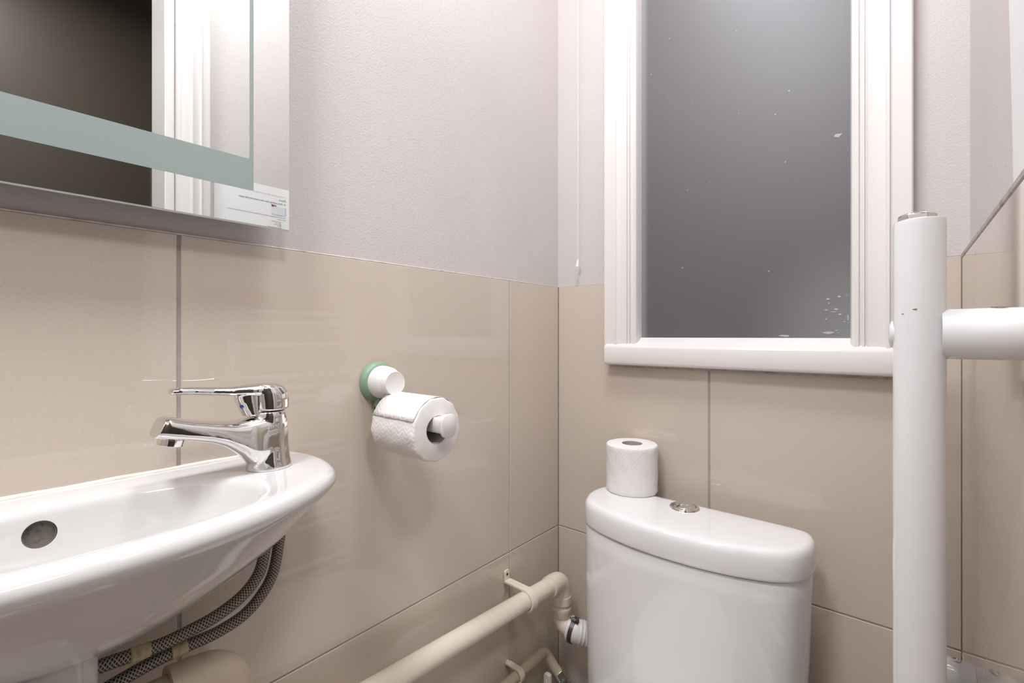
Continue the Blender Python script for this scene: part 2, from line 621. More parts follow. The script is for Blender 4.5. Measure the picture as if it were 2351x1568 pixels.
# ragged paint left on the right edge of the glass and flakes on the sill
bm = bmesh.new()
rng = random.Random(3)
z = 1.058
zs = []
while z < 1.21:
    zs.append((z, 0.5935 + rng.uniform(-0.001, 0.0016) - (0.0035 if 1.07 < z < 1.09 else 0)))
    z += rng.uniform(0.002, 0.007)
for (za, xa), (zb, xb) in zip(zs, zs[1:]):
    box(bm, xa, 0.0052, za, 0.600, 0.0062, zb)
for k in range(14):
    x, zz, s = rng.uniform(0.55, 0.592), rng.uniform(1.06, 1.13), rng.uniform(0.0006, 0.0022)
    vs = [bm.verts.new((x + s * rng.uniform(0.6, 1.3) * math.cos(a) * 1.6, 0.0055, zz + s * rng.uniform(0.5, 1.2) * math.sin(a))) for a in [2 * PI * i / 6 for i in range(6)]]
    bm.faces.new(vs)
for x, zz, a_, b_ in ((0.4875, 1.0600, 0.0085, 0.0022), (0.5520, 1.0655, 0.0095, 0.0028), (0.5665, 1.4000, 0.0055, 0.0042), (0.5600, 1.1010, 0.0060, 0.0010), (0.5805, 1.0900, 0.0012, 0.0060)):
    vs = [bm.verts.new((x + a_ * rng.uniform(0.6, 1.2) * math.cos(t_), 0.0055, zz + b_ * rng.uniform(0.5, 1.2) * math.sin(t_))) for t_ in [2 * PI * i / 9 for i in range(9)]]
    bm.faces.new(vs)
pf = finish('paint_smear', bm, mat('thin_white_paint', (0.42, 0.43, 0.45), 0.6), win, smooth=0)
# outer masonry reveal behind the glass
# ------------------------------------------------------------------ doorway
door = bpy.data.objects.new('door_1', None)
col.objects.link(door)
struct(door, 'open doorway with white moulded architrave')
DP = [(-0.557, 0), (-0.557, -0.012), (-0.5600, -0.016), (-0.574, -0.018), (-0.5785, -0.0215), (-0.583, -0.018), (-0.590, -0.019), (-0.597, -0.0225),
      (-0.602, -0.019), (-0.613, -0.018), (-0.617, -0.016), (-0.6185, -0.012), (-0.626, -0.012), (-0.626, 0)]
bm = bmesh.new()
prism(bm, [(XP + x, y) for y, x in DP], 'z', 0, DH + 0.06)
finish('architrave', bm, 'gloss_paint', door, smooth=25)
bm = bmesh.new()
prism(bm, [(XP + x, 2 * -1.038 - y) for y, x in DP], 'z', 0, DH + 0.06)
finish('architrave', bm, 'gloss_paint', door, smooth=25)
bm = bmesh.new()
box(bm, XP - 0.018, D1, DH, XP, D0, DH + 0.06)
finish('architrave', bm, 'gloss_paint', door, bevel=(0.003, 2))
bm = bmesh.new()
box(bm, XP, D0 - 0.02, 0, XP + 0.11, D0 - 0.0005, DH)
box(bm, XP, D1 + 0.0005, 0, XP + 0.11, D1 + 0.02, DH)
box(bm, XP, D1 + 0.02, DH - 0.02, XP + 0.11, D0 - 0.02, DH - 0.0005)
finish('door_lining', bm, 'gloss_paint', door, bevel=(0.002, 2))

# ------------------------------------------------------------------ ceiling light and two added fill fittings
cl = thing('ceiling_light', 'round opal flush lamp on the room ceiling near the window', 'lamp', (LAMP[0], LAMP[1], HC))
cl2 = thing('ceiling_light', 'added round opal fill lamp on the hallway ceiling beyond the doorway', 'lamp', (HALL_FILL[0], HALL_FILL[1], HC))
cl3 = thing('ceiling_light', 'added round opal fill lamp on the room ceiling behind the camera', 'lamp', (REAR_FILL[0], REAR_FILL[1], HC))
for t_, (lx, ly, lz) in ((cl, LAMP), (cl2, HALL_FILL), (cl3, REAR_FILL)):
    bm = bmesh.new()
    lathe(bm, (lx, ly, HC), (0, 0, -1), [(0, 0.15), (0.018, 0.15), (0.02, 0.145)], 40)
    finish('base', bm, 'white_plastic', t_)
    bm = bmesh.new()
    lathe(bm, (lx, ly, HC - 0.018), (0, 0, -1), [(0, 0.14), (0.008, 0.139), (0.014, 0.130), (0.018, 0.10), (0.02, 0.05), (0.0205, 0.005)], 40)
    finish('diffuser', bm, 'opal', t_)

# ------------------------------------------------------------------ wall mirror
MX = 0.04
MY0, MY1, MZ0, MZ1 = -1.22, -0.6761, 1.1957, 1.90
mir = thing('wall_mirror', 'frameless bathroom mirror with etched grey-green bands above the basin', 'mirror', (0.02, -0.95, MZ0))
bm = bmesh.new()
box(bm, 0.0005, MY0 + 0.05, MZ0 + 0.06, MX - 0.005, MY1 - 0.05, MZ1 - 0.06)
finish('housing', bm, 'housing', mir, bevel=(0.002, 1))
bm = bmesh.new()
box(bm, MX - 0.005, MY0, MZ0, MX - 0.0006, MY1, MZ1)
finish('glass_panel', bm, 'glass_edge', mir, bevel=(0.0006, 2))
bm = bmesh.new()
box(bm, MX - 0.0006, MY0 + 0.001, MZ0 + 0.0012, MX, MY1 - 0.0008, MZ1 - 0.001)
finish('silvered_face', bm, 'mirror', mir, smooth=0)
bm = bmesh.new()
E0, E1 = 1.2375, 1.2755
EY0, EY1 = -0.7245, -0.7200
prism(bm, [(MY0 + 0.044, E0), (EY1, E0), (EY1, MZ1 - 0.044), (EY0, MZ1 - 0.044), (EY0, E1), (MY0 + 0.044, E1)], 'x', MX - 0.0002, MX + 0.0003)
finish('etched_band', bm, 'etch', mir, smooth=0)

# ------------------------------------------------------------------ printed notice on the right wall, seen in the mirror
nt_ = thing('notice', 'white printed notice sheet taped to the right wall, seen in the mirror', 'notice', (XP, -0.45, 1.32))
NY0, NY1, NZ0, NZ1 = -0.5466, -0.3545, 1.186, 1.459


def curl(y, z):
    e = max(0, (y - (-0.40)) / 0.0455)
    return -0.0012 - 0.005 * e * e * max(0, (z - NZ0) / (NZ1 - NZ0)) ** 1.2


bm = bmesh.new()
ny, nz = 14, 8
g = [[bm.verts.new((XP + curl(NY0 + (NY1 - NY0) * i / ny, NZ0 + (NZ1 - NZ0) * j / nz), NY0 + (NY1 - NY0) * i / ny, NZ0 + (NZ1 - NZ0) * j / nz)) for j in range(nz + 1)] for i in range(ny + 1)]
for i in range(ny):
    for j in range(nz):
        bm.faces.new((g[i][j], g[i + 1][j], g[i + 1][j + 1], g[i][j + 1]))
o = finish('sheet', bm, 'sheet', nt_, smooth=0)
sm = o.modifiers.new('thickness', 'SOLIDIFY')
sm.thickness = 0.0002
sm.offset = 0


def text(body, y, z, size, m, width=None, name='lettering'):
    cu = bpy.data.curves.new('t', 'FONT')
    cu.body = body
    cu.size = size
    cu.extrude = 0
    cu.resolution_u = 2
    ob = bpy.data.objects.new('t', cu)
    col.objects.link(ob)
    dg = bpy.context.evaluated_depsgraph_get()
    dg.update()
    me = bpy.data.meshes.new_from_object(ob.evaluated_get(dg))
    bpy.data.objects.remove(ob)
    xs = [v.co.x for v in me.vertices]
    k = 1
    if width:
        k = width / (max(xs) - min(xs))
    for v in me.vertices:
        yy = y - v.co.x * k
        v.co = (XP + curl(yy, z) - 0.0006, yy, z + v.co.y)
    me.name = name
    return link(name, me, m, nt_, smooth=0)


text('Your household toilet is not a dustbin', -0.376, 1.436, 0.0052, 'ink_red', 0.080)
text("Don't", -0.3737, 1.4245, 0.0085, 'ink', 0.0175)
text('#1. Flush anything other than waste and toilet paper', -0.3737, 1.4155, 0.0065, 'ink', 0.118)
text('Only ever flush toilet paper, because any other waste we flush can block the sewers and cause', -0.3737, 1.3795, 0.0044, 'ink_grey', 0.143)
text('floods indoors', -0.3737, 1.3738, 0.0044, 'ink_grey', 0.022)
for k, (t, wd) in enumerate((('Sanitary products', 0.0255), ('Cotton wool', 0.015), ('Baby wipes', 0.018), ('Floss', 0.009), ('Paper and hand towels', 0.036))):
    text('\u2022', -0.379, 1.3672 - 0.0041 * k, 0.0042, 'ink_grey')
    text(t, -0.3854, 1.3672 - 0.0041 * k, 0.0042, 'ink_grey', wd)
# little printed picture of a cistern and a pan with a raised dark red lid


def card(pts, dx, m):
    bm = bmesh.new()
    bm.faces.new([bm.verts.new((XP + curl(y, z) - dx, y, z)) for y, z in pts])
    finish('printed_picture', bm, m, nt_, smooth=0)


card([(-0.3737, 1.3865), (-0.4110, 1.3865), (-0.4110, 1.4085), (-0.3737, 1.4085)], 0.0005, 'ink_blue')
card([(-0.3737, 1.3865), (-0.3765, 1.3865), (-0.3765, 1.4085), (-0.3737, 1.4085)], 0.0006, 'ink_bluegrey')
card([(-0.3835, 1.3885), (-0.3930, 1.3885), (-0.3930, 1.3910), (-0.3835, 1.3910)], 0.0006, 'ink_bluegrey')
card([(-0.3975, 1.3885), (-0.4020, 1.3885), (-0.4030, 1.4010), (-0.3960, 1.4010)], 0.0006, 'ink_bluegrey')
card([(-0.3900, 1.3990), (-0.4000, 1.4050), (-0.4110, 1.4070), (-0.4110, 1.4130), (-0.4000, 1.4115), (-0.3900, 1.4040)], 0.0007, 'ink_maroon')

# ------------------------------------------------------------------ basin
BYC = -0.885
RZ = 0.905
half = [(0.0, 0.217), (0.03, 0.2295), (0.07, 0.2345), (0.11, 0.2295), (0.145, 0.2145), (0.175, 0.182), (0.203, 0.129), (0.220, 0.066), (0.226, 0.0)]


def cr(pts, k=6):
    return [(p.x, p.y) for p in smooth_path([(a, b, 0) for a, b in pts], k)]


h = cr(half)
OUT = [(x, BYC + y) for x, y in h] + [(x, BYC - y) for x, y in reversed(h[:-1])]
nb = 14
OUT += [(0.0, BYC - 0.217 + 0.434 * i / nb) for i in range(1, nb)]
NO = len(OUT)


def ang(p, c):
    return math.atan2(p[1] - c[1], p[0] - c[0])


IC = (0.128, BYC)


def inner(p, sx, sy):
    a = ang(((p[0] - 0.113) / 0.113 + 0, (p[1] - BYC) / 0.23), (0, 0))
    e = 2 / 2.5
    ca, sa = math.cos(a), math.sin(a)
    return (IC[0] + 0.073 * sx * math.copysign(abs(ca) ** e, ca), IC[1] + 0.137 * sy * math.copysign(abs(sa) ** e, sa))


def outer(z, sx, sy, off=0.0):
    return [(max(0.0012, x * sx) if x > 1e-6 else 0.0012, BYC + (y - BYC) * sy, z) for x, y in OUT]


rings = []
for z, sx, sy in ((0.781, 0.40, 0.10), (0.783, 0.471, 0.173), (0.788, 0.55, 0.293), (0.795, 0.622, 0.414), (0.806, 0.688, 0.535), (0.82, 0.754, 0.656), (0.836, 0.816, 0.762), (0.852, 0.871, 0.84),
                  (0.868, 0.922, 0.902), (0.880, 0.968, 0.957), (0.886, 0.987, 0.982), (0.891, 0.998, 0.997), (0.896, 0.998, 0.998), (0.9015, 0.985, 0.990), (0.9045, 0.965, 0.975), (0.9055, 0.94, 0.955)):
    rings.append(outer(z, sx, sy))
for z, s in ((0.9052, 1.03), (0.9035, 0.985), (0.898, 0.955), (0.887, 0.925), (0.870, 0.88), (0.850, 0.80), (0.833, 0.66), (0.824, 0.45), (0.821, 0.2)):
    rings.append([(*inner((x, y), s, s if s > 0.9 else s * 0.98), z) for x, y in OUT])
bm = bmesh.new()
loft(bm, rings)
basin = thing('basin', 'small white ceramic wall basin under the mirror', 'basin', (0.0, BYC, 0.772))
bowl = finish('bowl', bm, 'basin', basin, smooth=60)
# overflow opening cut in the back of the bowl
OV = Vector((0.0615, -0.9065, 0.8835))
OVN = Vector((1, 0, 0.28)).normalized()
bm = bmesh.new()
lathe(bm, OV - OVN * 0.008, OVN, [(0, 0.0115), (0.03, 0.0115)], 32)
cut = finish('cutter', bm, 'dark', None, smooth=0)
bo = bowl.modifiers.new('overflow', 'BOOLEAN')
bo.object = cut
bo.operation = 'DIFFERENCE'
bo.solver = 'EXACT'
bake_mesh(bowl)
bowl.data.materials.clear()
bowl.data.materials.append(M['basin'])
for p in bowl.data.polygons:
    p.material_index = 0
resmooth(bowl, 60)
bpy.data.objects.remove(cut)
bm = bmesh.new()
lathe(bm, OV - OVN * 0.0075, OVN, [(0, 0.0112), (0.0045, 0.0112), (0.0045, 0.0104), (0.0012, 0.0104), (0.001, 0.0005)], 32)
finish('overflow', bm, mat('grimy_overflow', (0.16, 0.14, 0.12), 0.5, var=(120, (0.05, 0.04, 0.03), 0.5, 0.7)), basin)
bm = bmesh.new()
lathe(bm, (0.128, BYC, 0.820), (0, 0, 1), [(0, 0.021), (0.0025, 0.021), (0.0032, 0.019), (0.0015, 0.016), (0.001, 0.002)], 32)
finish('plughole', bm, 'chrome', basin)
# trap cover under the bowl
bm = bmesh.new()
prism(bm, [(0.002, -0.8715), (0.112, -0.8740), (0.132, -0.890), (0.136, -0.92), (0.136, -0.99), (0.002, -0.99)], 'z', 0.56, 0.797)
finish('trap_cover', bm, 'basin', basin, bevel=(0.006, 3))
# yellowed sealant where the rim meets the tiles
bm = bmesh.new()
tube(bm, [(0.0008, BYC - 0.2125 + 0.425 * i / 20, 0.9050 + 0.0004 * math.sin(i * 1.7)) for i in range(21)], 0.0034, 10)
finish('sealant', bm, mat('yellowed_sealant', (0.78, 0.74, 0.68), 0.4, var=(30, (0.66, 0.56, 0.42), 0.5, 0.8)), basin)

# ------------------------------------------------------------------ mixer tap
TX, TY = 0.0755, -0.7165
tap = thing('mixer_tap', 'chrome single lever mixer tap on the right end of the basin', 'tap', (TX, TY, RZ))


def ell(cx, cy, z, rx, ry, n=40, e=2.0):
    out = []
    for i in range(n):
        a = 2 * PI * i / n
        ca, sa = math.cos(a), math.sin(a)
        out.append((cx + rx * math.copysign(abs(ca) ** (2 / e), ca), cy + ry * math.copysign(abs(sa) ** (2 / e), sa), z))
    return out


def station(y, zt, zb, wdt, e=2.6, n=40, tilt=0.0):
    """vertical cross-section of the spout at y"""
    out = []
    for i in range(n):
        a = 2 * PI * i / n
        ca, sa = math.cos(a), math.sin(a)
        zz = (zt + zb) / 2 + (zt - zb) / 2 * math.copysign(abs(sa) ** (2 / e), sa)
        out.append((TX + wdt * math.copysign(abs(ca) ** (2 / e), ca), y + (zz - (zt + zb) / 2) * tilt, zz))
    return out


bm = bmesh.new()
# column: leans very slightly, round foot
loft(bm, [ell(TX, TY + dy, z, rx, ry) for z, dy, rx, ry in (
    (0.905, 0.0, 0.0240, 0.0245), (0.908, 0.0, 0.0240, 0.0245), (0.916, -0.001, 0.0230, 0.0235), (0.930, -0.001, 0.0215, 0.0222),
    (0.945, 0.000, 0.0208, 0.0208), (0.958, -0.0005, 0.0205, 0.0195), (0.968, -0.001, 0.0200, 0.0185), (0.9725, -0.001, 0.0188, 0.0175))])
# spout with a flared underside running into the foot
loft(bm, [station(TY + y, zt, zb, wd, e, tilt=tl) for y, zt, zb, wd, e, tl in (
    (0.0155, 0.9715, 0.925, 0.0150, 2.2, 0), (0.010, 0.9715, 0.916, 0.0190, 2.5, 0), (0.002, 0.9708, 0.912, 0.0212, 3.0, 0), (-0.008, 0.9695, 0.911, 0.0218, 3.2, 0), (-0.016, 0.9678, 0.911, 0.0218, 3.2, 0), (-0.022, 0.9666, 0.9135, 0.0216, 3.2, 0),
    (-0.027, 0.9656, 0.9185, 0.0212, 3.2, 0), (-0.033, 0.9648, 0.9260, 0.0208, 3.2, 0), (-0.040, 0.9646, 0.9320, 0.0204, 3.2, 0), (-0.050, 0.9658, 0.9395, 0.0199, 3.2, 0), (-0.062, 0.9680, 0.9450, 0.0193, 3.2, 0),
    (-0.080, 0.9715, 0.9505, 0.0186, 3.3, 0.1), (-0.094, 0.9752, 0.9540, 0.0181, 3.3, 0.25), (-0.1035, 0.9780, 0.9570, 0.0177, 3.2, 0.42), (-0.1085, 0.9777, 0.9585, 0.0167, 2.8, 0.45))])
body = finish('body', bm, 'chrome', tap)
rm = body.modifiers.new('union', 'REMESH')
rm.mode = 'VOXEL'
rm.voxel_size = 0.0009
s = body.modifiers.new('smooth', 'SMOOTH')
s.factor = 0.5
s.iterations = 14
bake_mesh(body)
body.data.materials.clear()
body.data.materials.append(M['chrome'])
resmooth(body, 180)
bm = bmesh.new()
lathe(bm, (TX, TY - 0.0950, 0.9575), (0, -0.22, -1), [(-0.004, 0.0118), (0.003, 0.0118), (0.0036, 0.0123), (0.0095, 0.0118), (0.010, 0.0105), (0.007, 0.0098), (0.006, 0.001)], 32)
finish('aerator', bm, 'chrome', tap)
bm = bmesh.new()
loft(bm, [ell(TX, TY, z, r, r) for z, r in ((0.9690, 0.0165), (0.9765, 0.0165))])
finish('cartridge_collar', bm, 'rubber', tap)
# lever: domed cap over the cartridge, a handle running forward, and a skirt in front
bm = bmesh.new()
loft(bm, [ell(TX, TY + dy, z, rx, ry, e=2.2) for z, dy, rx, ry in (
    (0.9736, 0.0010, 0.0190, 0.0188), (0.9752, 0.0010, 0.0205, 0.0200), (0.9860, 0.0005, 0.0205, 0.0205), (0.9940, -0.0005, 0.0198, 0.0200),
    (1.0000, -0.0025, 0.0180, 0.0180), (1.0035, -0.0055, 0.0145, 0.0140), (1.0045, -0.0070, 0.0080, 0.0080))])
loft(bm, [ell(TX, TY + dy, z, rx, ry, e=2.4) for z, dy, rx, ry in (
    (0.9690, -0.0175, 0.0115, 0.0115), (0.9760, -0.0185, 0.0122, 0.0135), (0.9850, -0.0195, 0.0128, 0.0165), (0.9960, -0.0205, 0.0130, 0.0185))])
loft(bm, [station(TY + y, zt, zb, wd, 2.4) for y, zt, zb, wd in (
    (0.004, 1.0045, 0.988, 0.0165), (-0.012, 1.0050, 0.990, 0.0165), (-0.024, 1.0042, 0.9912, 0.0150), (-0.040, 1.0035, 0.9925, 0.0122), (-0.060, 1.0045, 0.9950, 0.0100),
    (-0.078, 1.0062, 0.9975, 0.0092), (-0.090, 1.0067, 0.9985, 0.0092), (-0.0960, 1.0058, 0.9990, 0.0082), (-0.0980, 1.0040, 1.0005, 0.0055))])
lever = finish('lever', bm, 'chrome', tap)
rm = lever.modifiers.new('union', 'REMESH')
rm.mode = 'VOXEL'
rm.voxel_size = 0.0008
s = lever.modifiers.new('smooth', 'SMOOTH')
s.factor = 0.5
s.iterations = 6
bake_mesh(lever)
lever.data.materials.clear()
lever.data.materials.append(M['chrome'])
resmooth(lever, 180)
bm = bmesh.new()
lathe(bm, (TX + 0.0062, TY - 0.0316, 0.9812), (0.52, -1, -0.25), [(0, 0.0028), (0.0008, 0.0028), (0.0014, 0.0018), (0.0016, 0.0003)], 20)
mk = finish('blue_marker', bm, 'blue', lever)

# ------------------------------------------------------------------ braided hoses under the basin
HG = 'braided supply hoses under the basin'


def hose(pts, label, tape):
    t = thing('braided_hose', label, 'hose', pts[0])
    bm = bmesh.new()
    tube(bm, smooth_path(pts, 10), 0.0064, 20)
    finish('hose', bm, 'braid', t, smooth=80)
    for a, b_ in tape:
        bm = bmesh.new()
        P = smooth_path(pts, 10)
        P = P[a:b_]
        tube(bm, P, [0.0069 + 0.0004 * math.sin(i * 2.3) for i in range(len(P))], 18)
        finish('tape', bm, 'tape', t, smooth=80)
    return t


h1 = hose([(0.074, -0.7030, 0.836), (0.072, -0.7030, 0.8150), (0.070, -0.7095, 0.7760), (0.070, -0.7235, 0.7540), (0.070, -0.7425, 0.7395), (0.070, -0.7690, 0.7330), (0.070, -0.7930, 0.7325),
           (0.070, -0.8160, 0.7320), (0.072, -0.8380, 0.7305), (0.074, -0.8610, 0.7275), (0.074, -0.8722, 0.7245)],
          'outer braided steel hose, the lower of two looping under the basin', [(62, 69)])
h2 = hose([(0.075, -0.7200, 0.828), (0.075, -0.7208, 0.8120), (0.075, -0.7270, 0.7850), (0.075, -0.7440, 0.7660), (0.075, -0.7700, 0.7545), (0.075, -0.7950, 0.7500), (0.075, -0.8175, 0.7480),
           (0.075, -0.8390, 0.7490), (0.075, -0.8620, 0.7510), (0.075, -0.8722, 0.7515)],
          'inner braided steel hose, the upper of two tight under the basin', [(66, 74)])

# ------------------------------------------------------------------ basin waste elbow
bw = thing('basin_waste', 'beige plastic waste elbow below the basin hoses', 'pipe', (0.07, -0.78, 0.69))
WX, WZ = 0.070, 0.692
bm = bmesh.new()
tube(bm, [(WX, -0.8722, WZ), (WX, -0.80, WZ)], 0.018, 28)
finish('outlet_pipe', bm, 'pvc_shaded', bw)
bm = bmesh.new()
path = [(WX, -0.812, WZ), (WX, -0.7915, WZ), (WX, -0.790, WZ)] + arc((WX, -0.788, WZ - 0.030), (0, 0, 1), (0, 1, 0), 0.030, 0, PI / 2, 12) + [(WX, -0.758, WZ - 0.05), (WX, -0.758, WZ - 0.075)]
tube(bm, path, [0.0245, 0.0245, 0.0238] + [0.0235] * 13 + [0.0235, 0.0235], 32)
finish('elbow', bm, 'pvc_shaded', bw, smooth=50)
bm = bmesh.new()
lathe(bm, (WX, -0.8135, WZ), (0, 1, 0), [(0, 0.0185), (0, 0.0255), (0.006, 0.0255), (0.007, 0.0245), (0.007, 0.0185)], 32)
finish('collar', bm, 'pvc_shaded', bw)
bm = bmesh.new()
lathe(bm, (WX, -0.862, WZ), (0, 1, 0), [(0, 0.0185), (0, 0.023), (0.020, 0.023), (0.022, 0.021), (0.022, 0.0185)], 12)
finish('union_nut', bm, 'pvc_white', bw, smooth=20)
bm = bmesh.new()
tube(bm, [(WX, -0.758, WZ - 0.07), (WX, -0.758, 0.578)], 0.018, 28)
finish('drop_pipe', bm, 'pvc_shaded', bw)

# ------------------------------------------------------------------ waste pipe along the left wall
PXx, PZ, PR = 0.057, 0.510, 0.0180
VY = -0.071
wp = thing('waste_pipe', 'thick beige waste pipe clipped along the left wall, turning down in the corner', 'pipe', (PXx, -0.4, PZ))
bm = bmesh.new()
tube(bm, [(PXx, -0.79, PZ + 0.075 * 0.63), (PXx, VY - 0.028, PZ)], PR, 32)
finish('pipe', bm, 'pvc', wp)
bm = bmesh.new()
tube(bm, [(PXx, VY - 0.050, PZ), (PXx, VY - 0.030, PZ)] + arc((PXx, VY - 0.026, PZ - 0.026), (0, 0, 1), (0, 1, 0), 0.026, 0, PI / 2, 12) + [(PXx, VY, PZ - 0.032), (PXx, VY, PZ - 0.054)],
     [0.0215, 0.0215] + [0.0205] * 13 + [0.0207, 0.0215], 32)
finish('elbow', bm, 'pvc', wp, smooth=50)
for z0, z1 in ((PZ - 0.036, PZ - 0.039), ):
    bm = bmesh.new()
    lathe(bm, (PXx, VY, z0), (0, 0, -1), [(0, 0.0205), (0.001, 0.0218), (0.018, 0.0218), (0.0195, 0.0205)], 32)
    finish('socket_ring', bm, 'pvc', wp)
bm = bmesh.new()
lathe(bm, (PXx, VY, PZ - 0.052), (0, 0, -1), [(0, 0.018), (0.020, 0.018)], 32)
finish('spigot', bm, 'pvc', wp)
bm = bmesh.new()
z2 = PZ - 0.062
tube(bm, [(PXx, VY, z2), (PXx, VY, z2 - 0.003), (PXx, VY, z2 - 0.006), (PXx, VY, z2 - 0.020), (PXx, VY, z2 - 0.0215)] +
     arc((PXx + 0.020, VY - 0.0, z2 - 0.0225), (-1, 0, 0), (0, 0, -1), 0.020, 0, PI / 2 * 0.92, 10) + [(PXx + 0.036, VY - 0.004, z2 - 0.0425)],
     [0.0213, 0.0221, 0.0213, 0.0213, 0.0200] + [0.0195] * 11 + [0.0195], 32)
finish('elbow', bm, 'pvc', wp, smooth=50)


def clip(parent, cx, cy, cz, r, wdt, up):
    """saddle clip on a pipe running along y, its lug screwed to the left wall"""
    bm = bmesh.new()
    pts_o, pts_i = [], []
    for k in range(17):
        a = math.radians(125 - k * 245 / 16)
        pts_o.append((cx + (r + 0.0042) * math.cos(a), cz + (r + 0.0042) * math.sin(a)))
        pts_i.append((cx + (r + 0.0006) * math.cos(a), cz + (r + 0.0006) * math.sin(a)))
    poly = [(0.0012, cz + up), (0.0045, cz + up), (0.0045, cz + r + 0.008)] + [p for p in pts_o] + list(reversed(pts_i)) + [(0.0012, cz + r * 0.55)]
    prism(bm, poly, 'y', cy - wdt / 2, cy + wdt / 2)
    finish('pipe_clip', bm, 'pvc', parent, smooth=30, bevel=(0.0008, 2))
    return


def saddle(parent, cx, cy, cz, r, wdt, up):
    bm = bmesh.new()
    n = 18
    oo = [(cx + (r + 0.0052) * math.cos(math.radians(100 - k * 230 / n)), cz + (r + 0.0052) * math.sin(math.radians(100 - k * 230 / n))) for k in range(n + 1)]
    ii = [(cx + (r + 0.0006) * math.cos(math.radians(100 - k * 230 / n)), cz + (r + 0.0006) * math.sin(math.radians(100 - k * 230 / n))) for k in range(n + 1)]
    poly = [(0.0045, cz + r + 0.006)] + oo + ii[::-1] + [(0.0008, cz + r + 0.001)]
    prism(bm, poly, 'y', cy - wdt / 2, cy + wdt / 2)
    c = finish('pipe_clip', bm, 'pvc', parent, smooth=30, bevel=(0.0008, 2))
    bm = bmesh.new()
    prism(bm, [(cy - wdt * 0.42, cz + r), (cy + wdt * 0.42, cz + r), (cy + wdt * 0.42, cz + up - 0.003), (cy + wdt * 0.25, cz + up), (cy - wdt * 0.25, cz + up), (cy - wdt * 0.42, cz + up - 0.003)], 'x', 0.0005, 0.0042)
    finish('fixing_lug', bm, 'pvc', c, bevel=(0.0006, 2))
    bm = bmesh.new()
    lathe(bm, (0.0040, cy, cz + up - 0.009), (1, 0, 0), [(0, 0.0028), (0.0006, 0.0028), (0.0002, 0.0016)], 16)
    finish('screw', bm, 'dark', c)


saddle(wp, PXx, -0.1990, PZ + 0.0068, PR, 0.018, 0.044)

# flexible white connector and its clamp
fc = thing('flexible_connector', 'white ribbed flexible connector clamped between the corner pipe and the cistern', 'hose', (0.10, -0.075, 0.385))
CA = Vector((PXx + 0.023, VY - 0.004, z2 - 0.0395))
CB = Vector((0.235, VY - 0.012, z2 - 0.064))
path = smooth_path([CA, CA + Vector((0.018, 0.004, -0.003)), (0.125, -0.052, CA.z - 0.010), (0.162, -0.0335, CA.z - 0.016), (0.200, -0.0300, CA.z - 0.020), (0.250, -0.0295, CA.z - 0.026)], 14)
cd = path[2] - path[0]
rr, s_ = [], 0.0
for q, p_ in enumerate(path):
    if q:
        s_ += (p_ - path[q - 1]).length
    rr.append(0.0262 if s_ < 0.005 else (0.0252 if s_ < 0.024 else 0.0258 + 0.0008 * (1 if int(s_ / 0.0042) % 2 else -1)))
bm = bmesh.new()
tube(bm, path, rr, 32)
finish('hose', bm, 'pvc_white', fc, smooth=50)
bm = bmesh.new()
cn = cd.normalized()
lathe(bm, CA + cn * 0.0065, cn, [(0, 0.0252), (0, 0.0272), (0.009, 0.0272), (0.009, 0.0252)], 36)
clampo = finish('hose_clamp', bm, 'rubber', fc)
bm = bmesh.new()
cpos = CA + cn * 0.011 + Vector((0.0, -0.006, 0.030))
lathe(bm, cpos + Vector((-0.004, 0, 0)), (1, -0.2, -0.1), [(0, 0.004), (0.006, 0.004), (0.006, 0.003), (0.016, 0.003)], 14)
finish('clamp_screw', bm, 'chrome', clampo)
bm = bmesh.new()
box(bm, cpos.x - 0.001, cpos.y - 0.004, cpos.z - 0.006, cpos.x + 0.016, cpos.y + 0.004, cpos.z + 0.001)
finish('clamp_housing', bm, 'rubber', clampo, bevel=(0.001, 2))

# ------------------------------------------------------------------ thin supply pipe with valve
SX, SZ, SR = 0.030, 0.347, 0.0105
sp_ = thing('supply_pipe', 'thin beige supply pipe low on the left wall with a chrome valve', 'pipe', (SX, -0.2, SZ))
vd = Vector((0.50, 0.26, -0.83)).normalized()
EB = Vector((SX, -0.098, SZ))
bm = bmesh.new()
pp = [(SX, -1.0, SZ)] + [EB - Vector((0, 0.022, 0)), EB - Vector((0, 0.016, 0))]
q0, q1, q2 = EB - Vector((0, 0.014, 0)), EB + Vector((0, 0.002, 0.001)), EB + vd * 0.016
pp += [q0 * (1 - t) ** 2 + q1 * 2 * t * (1 - t) + q2 * t * t for t in [i / 8 for i in range(1, 9)]] + [EB + vd * 0.055]
tube(bm, pp, SR, 24)
finish('pipe', bm, 'pvc_shaded', sp_, smooth=60)
saddle(sp_, SX, -0.1960, SZ + 0.0005, SR, 0.013, 0.018)
VB = EB + vd * 0.050
bm = bmesh.new()
lathe(bm, VB, vd, [(0, 0.011), (0, 0.0145), (0.016, 0.0145), (0.017, 0.0125), (0.017, 0.009)], 6)
val = finish('valve_nut', bm, 'chrome', sp_, smooth=10, bevel=(0.0008, 2))
bm = bmesh.new()
lathe(bm, VB + vd * 0.016, vd, [(0, 0.0115), (0.005, 0.012), (0.008, 0.0095), (0.022, 0.0095), (0.022, 0.012), (0.034, 0.0125), (0.036, 0.010), (0.07, 0.010)], 24)
finish('valve_body', bm, 'steel', sp_)
bm = bmesh.new()
lathe(bm, VB + vd * 0.014, vd, [(0, 0.0115), (0, 0.0128), (0.005, 0.0128), (0.005, 0.0115)], 24)
finish('verdigris_ring', bm, 'brass', sp_)
bm = bmesh.new()
lathe(bm, VB + vd * 0.030 + Vector((-0.004, -0.010, 0)), (-0.3, -1, 0), [(0, 0.006), (0.008, 0.006), (0.009, 0.005), (0.009, 0.001)], 18)
finish('valve_screw', bm, 'steel', sp_)

